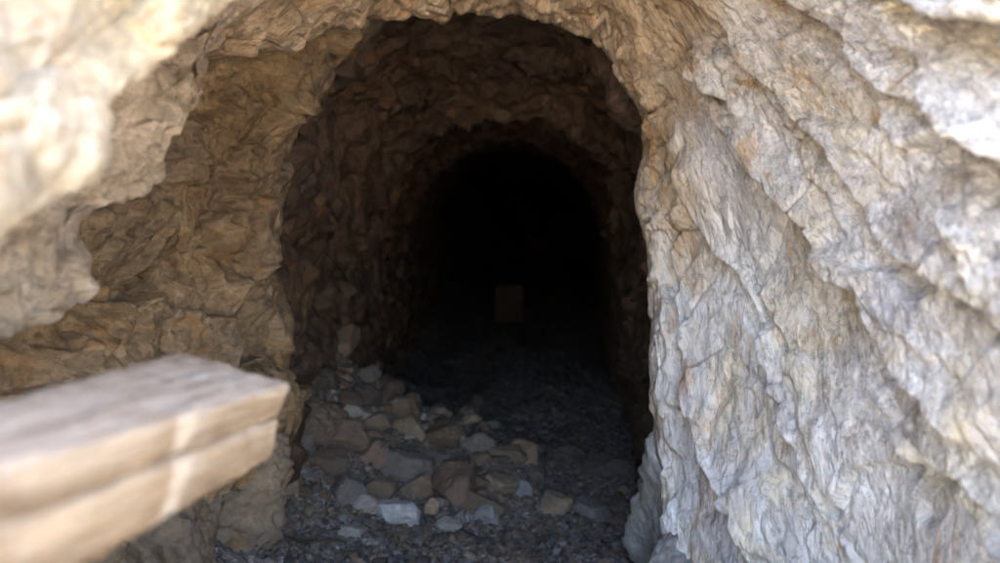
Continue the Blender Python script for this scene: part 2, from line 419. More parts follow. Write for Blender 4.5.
def ground_mat():
    t = NT('gravel_floor')
    v = t.coords('obj')
    grey = t.ramp(t.noise(v, 9, 9, .68, .3), [(.3, (.12, .105, .098)), (.5, (.19, .17, .16)), (.72, (.27, .245, .23))])
    c = t.mix(t.ramp(t.noise(v, 2.2, 5, .6), [(.5, 0.), (.66, .7)]), grey, (.14, .10, .07))
    vo = t.n('ShaderNodeTexVoronoi', feature='F1'); t.l(v, vo.inputs['Vector']); vo.inputs['Scale'].default_value = 55
    hs = t.n('ShaderNodeSeparateColor'); t.l(vo.outputs['Color'], hs.inputs[0])
    c = t.mix(.8, c, t.ramp(hs.outputs[0], [(0., .55), (.7, 1.), (.95, 1.9)]), 'MULTIPLY')
    sand = t.ramp(t.noise(v, 1.1, 8, .6), [(.3, (.46, .37, .26)), (.7, (.58, .48, .36))])
    sep = t.n('ShaderNodeSeparateXYZ'); t.l(v, sep.inputs[0])
    f = t.math('ADD', sep.outputs[1], t.math('MULTIPLY', t.noise(v, .8, 4), 2.0))
    k = t.ramp(t.math('MULTIPLY', f, .2, True), [(.30, 1.), (.62, 0.)])
    c = t.mix(k, c, sand)
    b = t.bump(vo.outputs['Distance'], .7, .012)
    b = t.bump(t.noise(v, 60, 8, .7), .6, .01, b)
    return t.finish(c, .95, b)

def build_ground():
    xs = np.unique(np.concatenate([-np.geomspace(2, 220, 40), np.linspace(-2, 2, 420), np.geomspace(2, 220, 40)]))
    ys = np.unique(np.concatenate([-np.geomspace(1, 260, 50), np.linspace(-1, 3, 60), np.linspace(3, 8, 560), np.linspace(8, 25, 120), np.geomspace(25.5, 200, 20)]))
    x, y = np.meshgrid(xs, ys, indexing='ij')
    z = ground_h(x, y)
    p = np.stack([x, y, z], -1).reshape(-1, 3).astype(np.float32)
    m = (p[:, 1] > 2.9) & (p[:, 1] < 8.2) & (np.abs(p[:, 0]) < 1.6)
    q = p[m] * np.array([1, 1, 1]); fv, fe = facets(np.stack([q[:, 0] * 13, q[:, 1] * 13, q[:, 2] * 3], 1), 40, .7)
    fv2, fe2 = facets(np.stack([q[:, 0] * 34, q[:, 1] * 34, q[:, 2] * 8], 1), 41, .7)
    p[m, 2] += .026 * fv * (1 - .8 * sstep(5.4, 6.6, q[:, 1])) + .010 * fv2 * (1 - sstep(6.5, 8, q[:, 1]))
    me = mesh_from('ground', p, grid_faces(len(xs), len(ys)))
    o = add_obj('ground', me, ground_mat()); o['kind'] = 'structure'

# ------------------------------------------------------------------ TUNNEL
def build_tunnel():
    tab = np.array([[4.12,-1.28,1.02,2.80],[4.2,-1.08,.84,2.56],[4.3,-.97,.74,2.44],[5.0,-.98,.85,2.47],[5.55,-.90,.86,2.36],[5.75,-.86,.84,2.24],[6.6,-.90,.90,2.34],
        [7.6,-.90,.95,2.42],[7.9,-.84,.93,2.34],[8.6,-.84,.97,2.42],[10.6,-.86,1.12,2.66],
        [13,-.9,1.36,2.98],[17,-.95,1.6,3.3],[23,-.2,1.9,3.4],[26,.1,2.4,3.6],[27.5,.7,1.6,2.9],[27.8,.7,1.6,2.9]])
    ds = np.unique(np.concatenate([np.linspace(4.12, 8.5, 520), np.linspace(8.5, 14, 180), np.linspace(14, 27.8, 70)]))
    xl = np.interp(ds, tab[:, 0], tab[:, 1]); xr = np.interp(ds, tab[:, 0], tab[:, 2]); zt = np.interp(ds, tab[:, 0], tab[:, 3])
    fl = np.interp(ds, [-5, 4.4, 6, 9, 12, 24, 30], [0, 0, .14, .42, .70, 1.6, 1.8]) - .25
    spr = fl + .25 + .47 * (zt - fl - .25)
    nth = 640
    u = np.linspace(0, 1, nth)
    # u: 0..0.25 left wall up, 0.25..0.75 arch, 0.75..1 right wall down
    G = np.zeros((nth, len(ds), 3))
    for i, t in enumerate(u):
        if t < .25:
            k = t / .25; G[i, :, 0] = xl; G[i, :, 2] = fl + (spr - fl) * k
        elif t < .75:
            a = math.pi * (t - .25) / .5
            cx = (xl + xr) / 2; hw = (xr - xl) / 2
            ca, sa = math.cos(a), math.sin(a)
            G[i, :, 0] = cx - hw * np.sign(ca) * abs(ca) ** .9; G[i, :, 2] = spr + (zt - spr) * sa ** .9
        else:
            k = (t - .75) / .25; G[i, :, 0] = xr; G[i, :, 2] = spr + (fl - spr) * k
        G[i, :, 1] = ds
    N = smooth_n(normals(G), 8)
    c = np.stack([(xl + xr) / 2, ds, (zt + fl) / 2], -1)[None]
    s = np.sign(((c - G) * N).sum(2).mean()); N *= s
    p = G.reshape(-1, 3).astype(np.float32)
    w = fbm(p * 2, 4, .5, 101)
    q = p + .08 * w[:, None]
    fv, fe = facets(q * np.array([3.6, 3, 3.2]), 12, 1.3); fv2, fe2 = facets(q * 10, 13, 1.3)
    D = .09 * fv + .030 * fv2 - .01 * (1 - sstep(0, .06, fe)) + .06 * fbm(p * 1.8, 4, .5, 105) + .010 * fbm(p * 16, 4, .55, 111, True)
    D *= 1 - sstep(22, 26, p[:, 1])
    D *= 1 - .45 * sstep(5.5, 8, p[:, 1])
    G = disp(G, N, D)
    nd = len(ds); i = np.arange(nth // 2); k = lambda a: a * nd + nd - 1
    end = np.stack([k(i), k(i + 1), k(nth - 2 - i), k(nth - 1 - i)], 1)[:-1]      # the rock that closes the drift
    me = mesh_from('tunnel', G.reshape(-1, 3), np.concatenate([grid_faces(*G.shape[:2]), end]))
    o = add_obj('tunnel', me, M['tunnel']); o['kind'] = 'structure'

# ------------------------------------------------------------------ LEFT WALL
def build_left():
    zr = [-.4, .2, .7, 1.25, 1.75, 2.15, 2.5, 2.7]
    lean = [-.06, -.03, .05, -.05, -.01, .22, .65, 1.3]
    cols = [(-.3,-1.6,.3),(.6,-1.42,.4),(1.6,-1.34,.7),(2.5,-1.25,1),(3.0,-1.2,1),(3.5,-1.1,1),(3.95,-.93,1),(4.25,-.93,1),(4.7,-1.08,1),(5.4,-1.25,1)]
    A = np.array([[W(x + l * k, y + (.12 if z > 2.4 else 0), z) for (y, x, k) in cols] for z, l in zip(zr, lean)])
    G = catmull(A, 0, [60, 90, 100, 100, 90, 70, 40]); G = catmull(G, 1, [4, 10, 60, 90, 120, 130, 100, 40, 20])
    N = smooth_n(normals(G), 40); s = np.sign(N[..., 0].mean()); N *= s
    p = G.reshape(-1, 3).astype(np.float32)
    w = fbm(p * 2, 4, .5, 131); w2 = fbm(p * 7, 4, .5, 135)
    q = p + .05 * w[:, None]
    fv, fe = facets(bed(q, 1.8, 3.4, 3.4), 15, 1.5, .25); fv2, fe2 = facets(bed(q + .01 * w2[:, None], 5, 9, 9), 16, 1.5, .25); fv3, fe3 = facets(bed(q, 17, 26, 26), 17, 1.5, .25)
    D = .10 * fv + .036 * fv2 + .012 * fv3 + .06 * fbm(p * 1.7, 4, .5, 139) + .005 * fbm(p * 14, 5, .6, 145, True) - .012 * (1 - sstep(0, .05, fe))
    # inclined shelf lines
    sl = (p[:, 2] + .45 * p[:, 1] + .12 * w) / .33; f = sl - np.floor(sl)
    D += .03 * (np.where(f < .8, f / .8, (1 - f) / .2) - .5) * np.clip(.5 + perlin(p * 1.3, 150), 0, 1)
    D = D.reshape(G.shape[:2]) * (1 - .6 * sstep(395, 470, np.arange(G.shape[1])))[None]
    G = disp(G, N, D)
    me = mesh_from('left', G.reshape(-1, 3), grid_faces(*G.shape[:2]))
    o = add_obj('rock_wall', me, M['left']); o['kind'] = 'structure'

# ------------------------------------------------------------------ hanging rock tiers on the left
def build_tier(lip, fronts, backs, su, sv, mat, seed, amp, sc, last=None):
    rows = []
    for i, (px, py, d) in enumerate(lip):
        r = [P(px + b[0], py + b[1], d + b[2]) for b in backs][::-1] + [P(px, py, d)] + [P(px + f[0], py + f[1], d + f[2]) for f in fronts]
        if last: e = r[-1]; r.append((e[0] + last[0], last[1], e[2] + last[2]))
        rows.append(r)
    G = catmull(np.array(rows), 0, su); G = catmull(G, 1, sv)
    N = smooth_n(normals(G), 10); s = np.sign((N * (np.array([.1, 0, .6]) - G)).sum(2).mean()); N *= s
    p = G.reshape(-1, 3).astype(np.float32)
    w = fbm(p * 3, 4, .5, seed); w2 = fbm(p * 9, 4, .5, seed + 4)
    q = p + .06 * w[:, None]
    q = p + .025 * w[:, None]
    fv, fe = facets(bed(q, sc * .42, sc, sc), seed % 37, 1.5, .3)
    fv2, fe2 = facets(bed(q + .004 * w2[:, None], sc * 1.3, sc * 3, sc * 3), seed % 31, 1.5, .3)
    fv3, fe3 = facets(bed(q, sc * 4, sc * 8, sc * 8), seed % 29, 1.5, .3)
    D = amp * (fv + .34 * fv2 + .11 * fv3 + .5 * fbm(bed(p, 2, 4, 4), 3, .45, seed + 9) - .12 * (1 - sstep(0, .05, fe)))
    G = disp(G, N, D, 6)
    me = mesh_from('tier', G.reshape(-1, 3), grid_faces(*G.shape[:2]))
    return add_obj('overhanging_rock', me, mat)

# ------------------------------------------------------------------ hill around the portal
def build_hill():
    xs = np.unique(np.concatenate([np.linspace(-3, 3, 121), np.linspace(-60, -3, 90), np.linspace(3, 60, 90)]))
    vs = np.concatenate([np.linspace(-.5, 8, 200), np.linspace(8.2, 60, 90)])
    x, v = np.meshgrid(xs, vs, indexing='ij')
    # profile: steep rock face up to HT, then a slope running back
    HT = 4.6
    z = np.where(v < HT, v, HT + (v - HT) * .5); y = np.where(v < HT, .55 + .06 * v + .014 * x * x * np.sign(-1) * 0, .55 + .06 * HT + (v - HT) * .9)
    wing = np.clip(np.abs(x) - 3, 0, 30); y = y - .35 * wing + 0 * z
    G = np.stack([x, y, z], -1); N = smooth_n(normals(G), 3); N *= np.sign(-N[..., 1].mean())
    p = G.reshape(-1, 3).astype(np.float32)
    fv, fe = facets(p * 1.1, 21, 1.0)
    D = .22 * fv + .35 * fbm(p * .5, 6, .55, 201) + .10 * fbm(p * 3, 5, .6, 210)
    near = sstep(2.0, 3.6, np.hypot(p[:, 0], (p[:, 2] - 1.5)))
    D *= .15 + .85 * near
    G = disp(G, N, D)
    G = np.concatenate([G, G[:, -1:] * np.array([1, 1, 0]) + np.array([0, .5, -6])], 1)      # back and sides come down to below the ground
    G = np.concatenate([G[:1] * np.array([1, 1, 0]) + np.array([-.5, 0, -6]), G, G[-1:] * np.array([1, 1, 0]) + np.array([.5, 0, -6])], 0)
    nv = G.shape[1]; Fc = grid_faces(G.shape[0], nv)
    P0 = G.reshape(-1, 3); cen = P0[Fc].mean(1)
    hole = (np.abs(cen[:, 0]) < 2.15) & (cen[:, 2] < 3.35) & (cen[:, 1] < 3)
    me = mesh_from('hill', P0, Fc[~hole])
    o = add_obj('hill', me, M['hill']); o['kind'] = 'structure'

# ------------------------------------------------------------------ stones
def ico(sub):
    import bmesh
    bm = bmesh.new(); bmesh.ops.create_icosphere(bm, subdivisions=sub, radius=1)
    V = np.array([v.co[:] for v in bm.verts], np.float32); Fc = np.array([[v.index for v in f.verts] for f in bm.faces], np.int32)
    bm.free(); return V, Fc
ICO = {k: ico(k) for k in (1, 2, 4, 5, 6)}

def stone_mesh(seed, dims, sub=5, rough=.05, ncut=10, sharp=80.0):
    r = np.random.RandomState(seed)
    V, Fc = ICO[sub]
    n = r.normal(size=(ncut, 3)); n /= np.linalg.norm(n, axis=1)[:, None]
    h = r.uniform(.50, .88, ncut)
    dots = V @ n.T.astype(np.float32)
    rad = h[None] / np.maximum(dots, 1e-3)
    rad = np.concatenate([rad, np.full((len(V), 1), 1.0)], 1)
    rr = -np.log(np.exp(-sharp * np.minimum(rad, 2)).sum(1)) / sharp
    v = V * rr[:, None]
    if sub >= 4:
        v = v * (1 + rough * 1.6 * fbm(v * 1.6 + seed, 3, .5, seed % 40) + rough * fbm(v * 5 + seed, 5, .6, seed % 50, True))[:, None]
        f, _ = facets(v * 1.6 + seed, seed % 20, 1.2, .1); v = v * (1 + rough * 1.0 * f)[:, None]
    v = v * np.array(dims, np.float32) / 2
    return mesh_from('stone', v, Fc)

def stone_mat(name, a, b, stain=(.2, .12, .07), amt=.3):
    t = NT(name); v = t.coords('obj', (1, 1, 1))
    oi = t.n('ShaderNodeObjectInfo'); ad = t.n('ShaderNodeVectorMath', operation='ADD'); t.l(v, ad.inputs[0])
    ml = t.math('MULTIPLY', oi.outputs['Random'], 40.); cx = t.n('ShaderNodeCombineXYZ'); t.l(ml, cx.inputs[0]); t.l(cx.outputs[0], ad.inputs[1]); v = ad.outputs[0]
    c = t.mix(t.ramp(t.noise(v, 9, 8, .65, .5), [(.3, 0.), (.7, 1.)]), a, b)
    c = t.mix(t.math('MULTIPLY', t.ramp(t.noise(v, 14, 6, .6), [(.55, 0.), (.7, 1.)]), amt), c, stain)
    c = t.mix(.6, c, t.ramp(t.noise(v, 60, 8, .7), [(.3, .6), (.7, 1.4)]), 'MULTIPLY')
    dust = t.ramp(t.noise(v, 5, 6, .65), [(.38, 0.), (.62, .65)]); c = t.mix(dust, c, (.17, .145, .125))
    bv = t.ramp(oi.outputs['Random'], [(0., .75), (1., 1.2)]); c = t.mix(1., c, bv, 'MULTIPLY')
    b = t.bump(t.noise(v, 30, 9, .7), .6, .012)
    return t.finish(c, .9, b)
SM = {
 'brown': stone_mat('brown_stone', (.12, .085, .06), (.23, .16, .11)),
 'reddish': stone_mat('reddish_stone', (.17, .105, .08), (.27, .18, .14)),
 'grey': stone_mat('grey_stone', (.13, .12, .115), (.24, .225, .215)),
 'white': stone_mat('white_stone', (.50, .50, .52), (.68, .68, .70), (.35, .3, .25), .3),
 'pale': stone_mat('pale_stone', (.30, .28, .25), (.44, .41, .37)),
 'tan': stone_mat('tan_stone', (.23, .175, .12), (.37, .29, .21)),
 'orange': stone_mat('orange_stone', (.27, .175, .11), (.39, .27, .18)),
 'bluish': stone_mat('bluish_stone', (.19, .19, .20), (.30, .30, .315)),
 'dark': stone_mat('dark_stone', (.07, .06, .055), (.13, .115, .105)),
 'boulder': stone_mat('boulder_rock', (.20, .145, .095), (.34, .255, .175), (.17, .095, .055), .5),
 'coolrock': stone_mat('cool_pale_rock', (.30, .295, .29), (.56, .55, .54), (.36, .28, .2), .35),
}

def tag(o, label, cat, group=None):
    o['label'] = label; o['category'] = cat
    if group: o['group'] = group

GR = 'loose stones on the tunnel floor'
taken = []
def hero(px, py, wpx, hpx, kind, label, seed, dk=.8, rot=None, lift=.32, name='stone', group=GR, sub=5, pos=None):
    x, d, g = pos if pos else ray_ground(px, py + hpx * .42)
    w = wpx / F * d; h = hpx / F * d
    me = stone_mesh(seed, (w * 1.42, w * dk * 1.2, h * 1.6), sub)
    o = add_obj(name, me, SM[kind])
    o.location = (x, d + w * dk * .3, g + h * lift)
    r = random.Random(seed); o.rotation_euler = rot or (r.uniform(-.2, .2), r.uniform(-.2, .2), r.uniform(-.5, .5))
    tag(o, label, 'boulder' if name == 'boulder' else 'stone', group); taken.append((x, d, w / 2))
    return o

def build_stones():
    H = [
     (458,487,46,40,'reddish','large reddish brown angular stone in the middle of the rubble slope',1),
     (394,516,38,20,'white','whitish flat block of stone, brightest in the rubble',2),
     (364,508,24,15,'pale','small pale grey stone just left of the whitish block',3),
     (404,471,42,26,'grey','flat smooth grey slab of stone above the whitish block',5),
     (553,504,28,24,'tan','tan wedge-shaped stone with pale face alone on the open gravel floor',8),
     (431,509,16,15,'orange','small rounded orange stone between the whitish block and the reddish stone',11),
     (524,456,26,22,'orange','orange tan stone at the right end of the rubble ridge',14),
     (503,487,34,22,'tan','tan stone with pale top right of the large reddish stone',15),
     (522,492,15,15,'bluish','small blue grey stone at the right of the pale-topped tan stone',17),
     (490,518,22,16,'bluish','pale blue grey stone below the large reddish stone',18),
     (590,514,40,18,'grey','low flat grey stone at the right on the gravel floor',20),
     (506,455,34,16,'brown','brown stone beside the orange tan stone on the rubble ridge',21),
     (478,508,40,20,'brown','dark brown stone tucked under the large reddish stone',22),
     (418,490,26,24,'brown','brown grey upright stone left of the large reddish stone',23),
     (356,413,22,15,'pale','pale stone at the top of the rubble near the left tunnel wall',25),
     (377,424,28,18,'brown','brown stone next to the pale stone at the top of the rubble',26),
     (340,440,44,26,'brown','long brown stone leaning below the pale stone at the rubble top',27),
     (330,462,34,24,'reddish','reddish brown stone at the left foot of the rubble slope',29),
     (372,455,28,20,'reddish','rusty brown stone above the flat grey slab in the rubble',30),
     (440,440,40,20,'brown','wide brown stone on the crest of the rubble ridge',32),
     (476,447,26,18,'grey','grey stone on the rubble ridge left of the brown crest stones',33),
     (345,495,30,22,'grey','grey stone left of the whitish block near the boulders',35),
     (380,492,26,20,'brown','brown stone sitting between the grey slab and the whitish block',36),
     (440,466,22,18,'grey','small grey stone directly above the large reddish stone',37),
     (352,532,24,14,'pale','pale stone lying near the front sticks below the whitish block',38),
     (448,527,20,12,'pale','small pale stone on the gravel below the reddish stone',41),
     (536,478,20,14,'dark','dark stone just above the tan wedge-shaped stone',42),
     (608,470,44,22,'dark','dark flat stone by the foot of the right tunnel wall',43),
     (566,458,30,16,'dark','dark stone behind the tan wedge-shaped stone in shadow',44),
     (402,412,32,18,'brown','dim brown stone at the back of the rubble',45),
    ]
    for px, py, w, h, k, lab, sd in H: hero(px, py, w, h, k, lab, sd)
    # boulders at the foot of the left wall and of the right wall
    B = [
     ((-1.10, 3.85, .34), (.50, .42, .56), 'boulder', 'large tan brown boulder leaning at the left wall behind the beam end', 60, (.2, .5, .4)),
     ((-1.18, 3.3, .28), (.60, .48, .50), 'boulder', 'broad tan brown boulder below the timber beams', 61, (.1, .3, -.2)),
     ((-.99, 4.35, .20), (.28, .30, .30), 'boulder', 'small brown boulder at the foot of the leaning tan boulder', 62, (.4, .1, .9)),
     ((-1.16, 4.1, .74), (.36, .40, .40), 'boulder', 'blocky brown boulder wedged against the wall above the leaning one', 66, (.1, .25, .3)),
     ((-1.0, 4.8, .44), (.42, .40, .36), 'brown', 'dark brown boulder at the upper left end of the rubble', 64, (0, .2, .5)),
     ((.765, 3.74, .22), (.44, .56, .76), 'coolrock', 'pale blue grey boulder propped at the foot of the right wall', 65, (.05, -.22, .5)),
     ((.68, 3.48, .05), (.34, .40, .42), 'coolrock', 'pale stained rock at the very base of the right wall', 68, (.1, .1, .8)),
    ]
    for loc, dims, k, lab, sd, rot in B:
        o = add_obj('boulder', stone_mesh(sd, tuple(q * 1.18 for q in dims), 6, .06, 14, 40), SM[k]); o.location = loc; o.rotation_euler = rot
        tag(o, lab, 'boulder')
        taken.append((loc[0], loc[1], max(dims[:2]) * .38))
    protos = [stone_mesh(200 + i, (1, rnd.uniform(.65, 1), rnd.uniform(.45, .8)), 4, .05) for i in range(14)]
    kinds = ['brown', 'brown', 'brown', 'grey', 'reddish', 'reddish', 'dark', 'dark', 'pale', 'tan', 'tan', 'grey', 'bluish', 'brown']
    lib = {}
    cnt = 0; tries = 0
    words = {'brown': 'brown', 'grey': 'grey', 'reddish': 'reddish brown', 'dark': 'dark', 'pale': 'pale', 'tan': 'tan', 'bluish': 'blue grey'}
    while cnt < 185 and tries < 20000:
        tries += 1
        y = rnd.uniform(4.0, 7.2) if rnd.random() < .35 else rnd.gauss(4.95, .42)
        x = rnd.uniform(-.98, .68)
        if y < 3.95 or y > 7.5: continue
        dens = 1.0 if x < -.05 - (y - 5) * 0 else .30
        if y > 5.6: dens *= .4
        if rnd.random() > dens: continue
        s = min(.24, max(.035, rnd.lognormvariate(math.log(.088), .45)))
        if x > 0: s *= .6
        if y < 4.55: s = min(s, .06)
        if any((x - a) ** 2 + (y - b) ** 2 < (c * .62 + s * .30) ** 2 for a, b, c in taken): continue
        z = float(ground_h(np.array([x]), np.array([y]))[0])
        k = rnd.choice(kinds); pi = rnd.randrange(len(protos))
        if (pi, k) not in lib:
            me = protos[pi].copy(); me.materials.clear(); me.materials.append(SM[k]); lib[(pi, k)] = me
        o = bpy.data.objects.new('stone', lib[(pi, k)]); col.objects.link(o)
        o.location = (x, y, z + s * .18); o.scale = (s * 1.3,) * 3
        o.rotation_euler = (rnd.uniform(-.5, .5), rnd.uniform(-.5, .5), rnd.uniform(0, 6.28))
        where = 'at the foot of the left tunnel wall' if x < -.6 else ('on the rubble slope left of the reddish stone' if x < -.22 else ('in the rubble right of the reddish stone' if x < .12 else 'scattered on the gravel right of the rubble'))
        dist = 'near ' if y < 4.7 else ('deeper ' if y > 5.5 else '')
        size = 'tiny' if s < .045 else ('small' if s < .08 else 'fist-sized')
        tag(o, f'{size} {words[k]} stone {where}' + (', near the front' if y < 4.7 else (', in shadow' if y > 5.5 else '')), 'stone', GR)
        taken.append((x, y, s / 2)); cnt += 1

def build_gravel():
    r = np.random.RandomState(3)
    V, Fc = ICO[1]; n = 30000
    y = np.where(r.rand(n) < .75, r.uniform(3.7, 5.6, n), r.uniform(5.6, 8.5, n)); x = r.uniform(-1.05, .8, n)
    s = np.clip(r.lognormal(math.log(.011), .5, n), .004, .034)
    keep = (r.rand(n) < np.where(x < -.05, .45, 1.0)) & (r.rand(n) < 1 - .97 * sstep(4.9, 6.2, y)); x = x[keep]; y = y[keep]; s = s[keep]; n = len(x)
    z = ground_h(x, y) + s * .1
    A = r.normal(size=(n, 3, 3)); Q = np.linalg.qr(A)[0]
    sc = np.stack([s, s * r.uniform(.6, 1, n), s * r.uniform(.4, .8, n)], 1)
    jit = 1 + r.uniform(-.3, .3, (n, len(V), 1))
    P3 = np.einsum('nij,nvj->nvi', Q, V[None] * jit * sc[:, None, :]) + np.stack([x, y, z], 1)[:, None]
    Fa = (Fc[None] + (np.arange(n) * len(V))[:, None, None]).reshape(-1, 3)
    me = mesh_from('gravel', P3.reshape(-1, 3), Fa, False)
    c = np.repeat(r.rand(n, 3), len(V), 0); set_attr(me, 'shade', c)
    t = NT('gravel_chips'); at = t.n('ShaderNodeAttribute', attribute_name='shade'); sp = t.n('ShaderNodeSeparateXYZ'); t.l(at.outputs['Vector'], sp.inputs[0])
    cc = t.ramp(sp.outputs[0], [(0., (.07, .06, .056)), (.45, (.12, .105, .098)), (.88, (.17, .15, .14)), (.97, (.24, .22, .205)), (1., (.34, .32, .30))])
    cc = t.mix(t.ramp(sp.outputs[1], [(.6, 0.), (.9, .6)]), cc, (.2, .13, .08))
    b = t.bump(t.noise(t.coords('obj'), 120, 5, .7), .5, .004)
    o = add_obj('gravel', me, t.finish(cc, .92, b)); o['kind'] = 'stuff'

# ------------------------------------------------------------------ timber beams, block, sticks
def wood_mat():
    t = NT('weathered_wood')
    v = t.coords('grain', (1, 18, 18)); v1 = t.coords('grain', (1, 1, 1))
    sp = t.n('ShaderNodeSeparateXYZ'); t.l(v1, sp.inputs[0])
    fac = t.n('ShaderNodeAttribute', attribute_name='facing').outputs['Fac']
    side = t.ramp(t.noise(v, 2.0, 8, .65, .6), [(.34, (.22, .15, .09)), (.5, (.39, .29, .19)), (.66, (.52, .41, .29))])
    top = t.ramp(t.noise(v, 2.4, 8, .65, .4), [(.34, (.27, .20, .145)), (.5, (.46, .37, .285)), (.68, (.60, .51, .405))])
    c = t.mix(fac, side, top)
    bl = t.ramp(t.noise(v1, 5, 6, .6), [(.5, 0.), (.68, 1.)]); c = t.mix(t.math('MULTIPLY', bl, .45), c, (.57, .50, .43))
    sn = t.ramp(t.noise(v1, 8, 6, .65, .5), [(.52, 0.), (.66, 1.)]); c = t.mix(t.math('MULTIPLY', sn, .4), c, (.27, .17, .10))
    crack = t.ramp(t.noise(v, 1.2, 6, .6, .5), [(.49, 1.), (.498, .35), (.503, .35), (.512, 1.)])
    c = t.mix(.5, c, crack, 'MULTIPLY')
    # pale dried paint drip across both beams, at one place along the grain
    dx = t.math('ADD', sp.outputs[0], t.math('MULTIPLY', sp.outputs[2], .35))
    dx = t.math('ADD', dx, t.math('MULTIPLY', t.math('SUBTRACT', t.noise(v1, 22, 4), .5), .05))
    drip = t.math('ABSOLUTE', t.math('SUBTRACT', dx, 1.10))
    dm = t.ramp(drip, [(.018, 1.), (.038, 0.)])
    dm = t.math('MULTIPLY', t.math('MULTIPLY', dm, .65), t.math('SUBTRACT', 1.0, fac))
    c = t.mix(dm, c, (.70, .60, .47))
    nb = t.bump(t.noise(v, 3, 9, .7, .4), .5, .01); nb = t.bump(t.noise(v1, 60, 6, .7), .3, .004, nb)
    return t.finish(c, .85, nb)

def beam(c8, seed, label, nx=300, nr=24):
    """c8[i][j][k]: near/far, front/back, top/bottom"""
    C = np.array(c8, float)
    # cross-section ring param: rounded rectangle
    ring = []
    def rr(n):
        pts = []; b = .24
        segs = [((0 + b * .4, 0), (1 - b * .4, 0)), ((1, b), (1, 1 - b)), ((1 - b * .4, 1), (b * .4, 1)), ((0, 1 - b), (0, b))]
        for q, (a, e) in enumerate(segs):
            a = np.array(a); e = np.array(e)
            for t in np.linspace(0, 1, n, endpoint=False): pts.append(a + (e - a) * t)
            nx_ = np.array(segs[(q + 1) % 4][0]); cor = np.array([(1, 0), (1, 1), (0, 1), (0, 0)][q])
            for t in np.linspace(0, 1, 8, endpoint=False): pts.append((1 - t) ** 2 * e + 2 * t * (1 - t) * cor + t * t * nx_)
        return np.array(pts)
    ring = rr(40); m = len(ring)
    ts = np.linspace(0, 1, nx)
    V = []; Gc = []; Fa = []
    def tri(t, a, b):
        w = lambda p, q, k: p * (1 - k) + q * k
        return w(w(w(C[0,0,0], C[0,1,0], a), w(C[0,0,1], C[0,1,1], a), b), w(w(C[1,0,0], C[1,1,0], a), w(C[1,0,1], C[1,1,1], a), b), t)
    Ln = np.linalg.norm(C[1,0,0] - C[0,0,0])
    caps = [(.0, .90), (.0, .97)]
    rows = [(0, .3), (0, .6), (0, .9), (0, .97)] + [(t * .98, 1) for t in ts] + [(.986, .99), (.991, .97), (.995, .94), (.998, .90), (1., .84), (1.002, .7), (1.003, .4), (1.003, .01)]
    for t, k in rows:
        for (a, b) in ring:
            aa = .5 + (a - .5) * k; bb = .5 + (b - .5) * k
            V.append(tri(t, aa, bb)); Gc.append((t * Ln + C[0,0,0][1], aa * .22, bb * .06))
            top = 1.0 if b < .08 and .0 < a < 1 else 0.0
            Fa.append(top)
    V = np.array(V, np.float32); nr_ = len(rows)
    G = V.reshape(nr_, m, 3)
    Gw = np.concatenate([G, G[:, :1]], 1)
    N = normals(Gw)[:, :m]; cen = G.mean(1, keepdims=True); N *= np.sign((N * (G - cen)).sum(2).mean())
    g = np.array(Gc, np.float32)
    D = .0055 * fbm(g * np.array([4, 22, 45]) + seed, 4, .55, seed) + .0015 * fbm(g * np.array([10, 120, 160]) + seed, 3, .6, seed + 7, True)
    D += -.010 * np.clip(fbm(g * np.array([7, 12, 25]) + seed * 3, 3, .5, seed + 12) - .25, 0, 1)
    G = G + N * D.reshape(nr_, m, 1)
    faces = []
    for i in range(nr_ - 1):
        for j in range(m):
            faces.append((i * m + j, (i + 1) * m + j, (i + 1) * m + (j + 1) % m, i * m + (j + 1) % m))
    me = mesh_from('beam', G.reshape(-1, 3), np.array(faces))
    set_attr(me, 'grain', g)
    fa = me.attributes.new('facing', 'FLOAT', 'POINT'); fa.data.foreach_set('value', np.array(Fa, np.float32))
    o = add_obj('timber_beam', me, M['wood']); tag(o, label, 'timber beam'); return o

def build_beams():
    M['wood'] = wood_mat()
    # far end section at ~1.6 m, near end at .3 m
    def ext(a, b, y):       # point on line a-b at depth y
        k = (y - a[1]) / (b[1] - a[1]); return tuple(a[i] + (b[i] - a[i]) * k for i in range(3))
    ft1 = P(293,383,1.60); ft0 = P(0,470,.7); bt1 = P(181,352,1.72); bt0 = P(-150,437,.8)
    fb1 = P(277,419,1.58); fb0 = P(0,534,.7); bb1 = W(bt1[0]+.01, 1.70, bt1[2]-.055); bb0 = W(bt0[0], .8, bt0[2]-.055)
    y0 = .32
    beam([[[ext(ft0, ft1, y0), ext(fb0, fb1, y0)], [ext(bt0, bt1, y0), ext(bb0, bb1, y0)]], [[ft1, fb1], [bt1, bb1]]], 3,
         'upper weathered timber beam with a greyish worn top and tan side')
    f2t = P(283,418,1.585); f2t0 = P(0,526,.7); f2b = P(268,462,1.585); f2b0 = W(-.372,.7,.951)
    b2t = W(-.54,1.63,.996); b2t0 = W(-.55,.7,.98); b2b = W(-.53,1.63,.915); b2b0 = W(-.54,.7,.91)
    beam([[[ext(f2t0, f2t, y0), ext(f2b0, f2b, y0)], [ext(b2t0, b2t, y0), ext(b2b0, b2b, y0)]], [[f2t, f2b], [b2t, b2b]]], 9,
         'lower pale timber beam directly under the wider grey-topped beam')
    # rock ledge the beams rest on, outside the picture at the left
    o = add_obj('boulder', stone_mesh(77, (1.0, .62, 1.3), 6, .05, 16), SM['boulder']); o.location = (-.85, .42, .28)
    tag(o, 'tan boulder beside the portal carrying the near end of the beams', 'boulder')

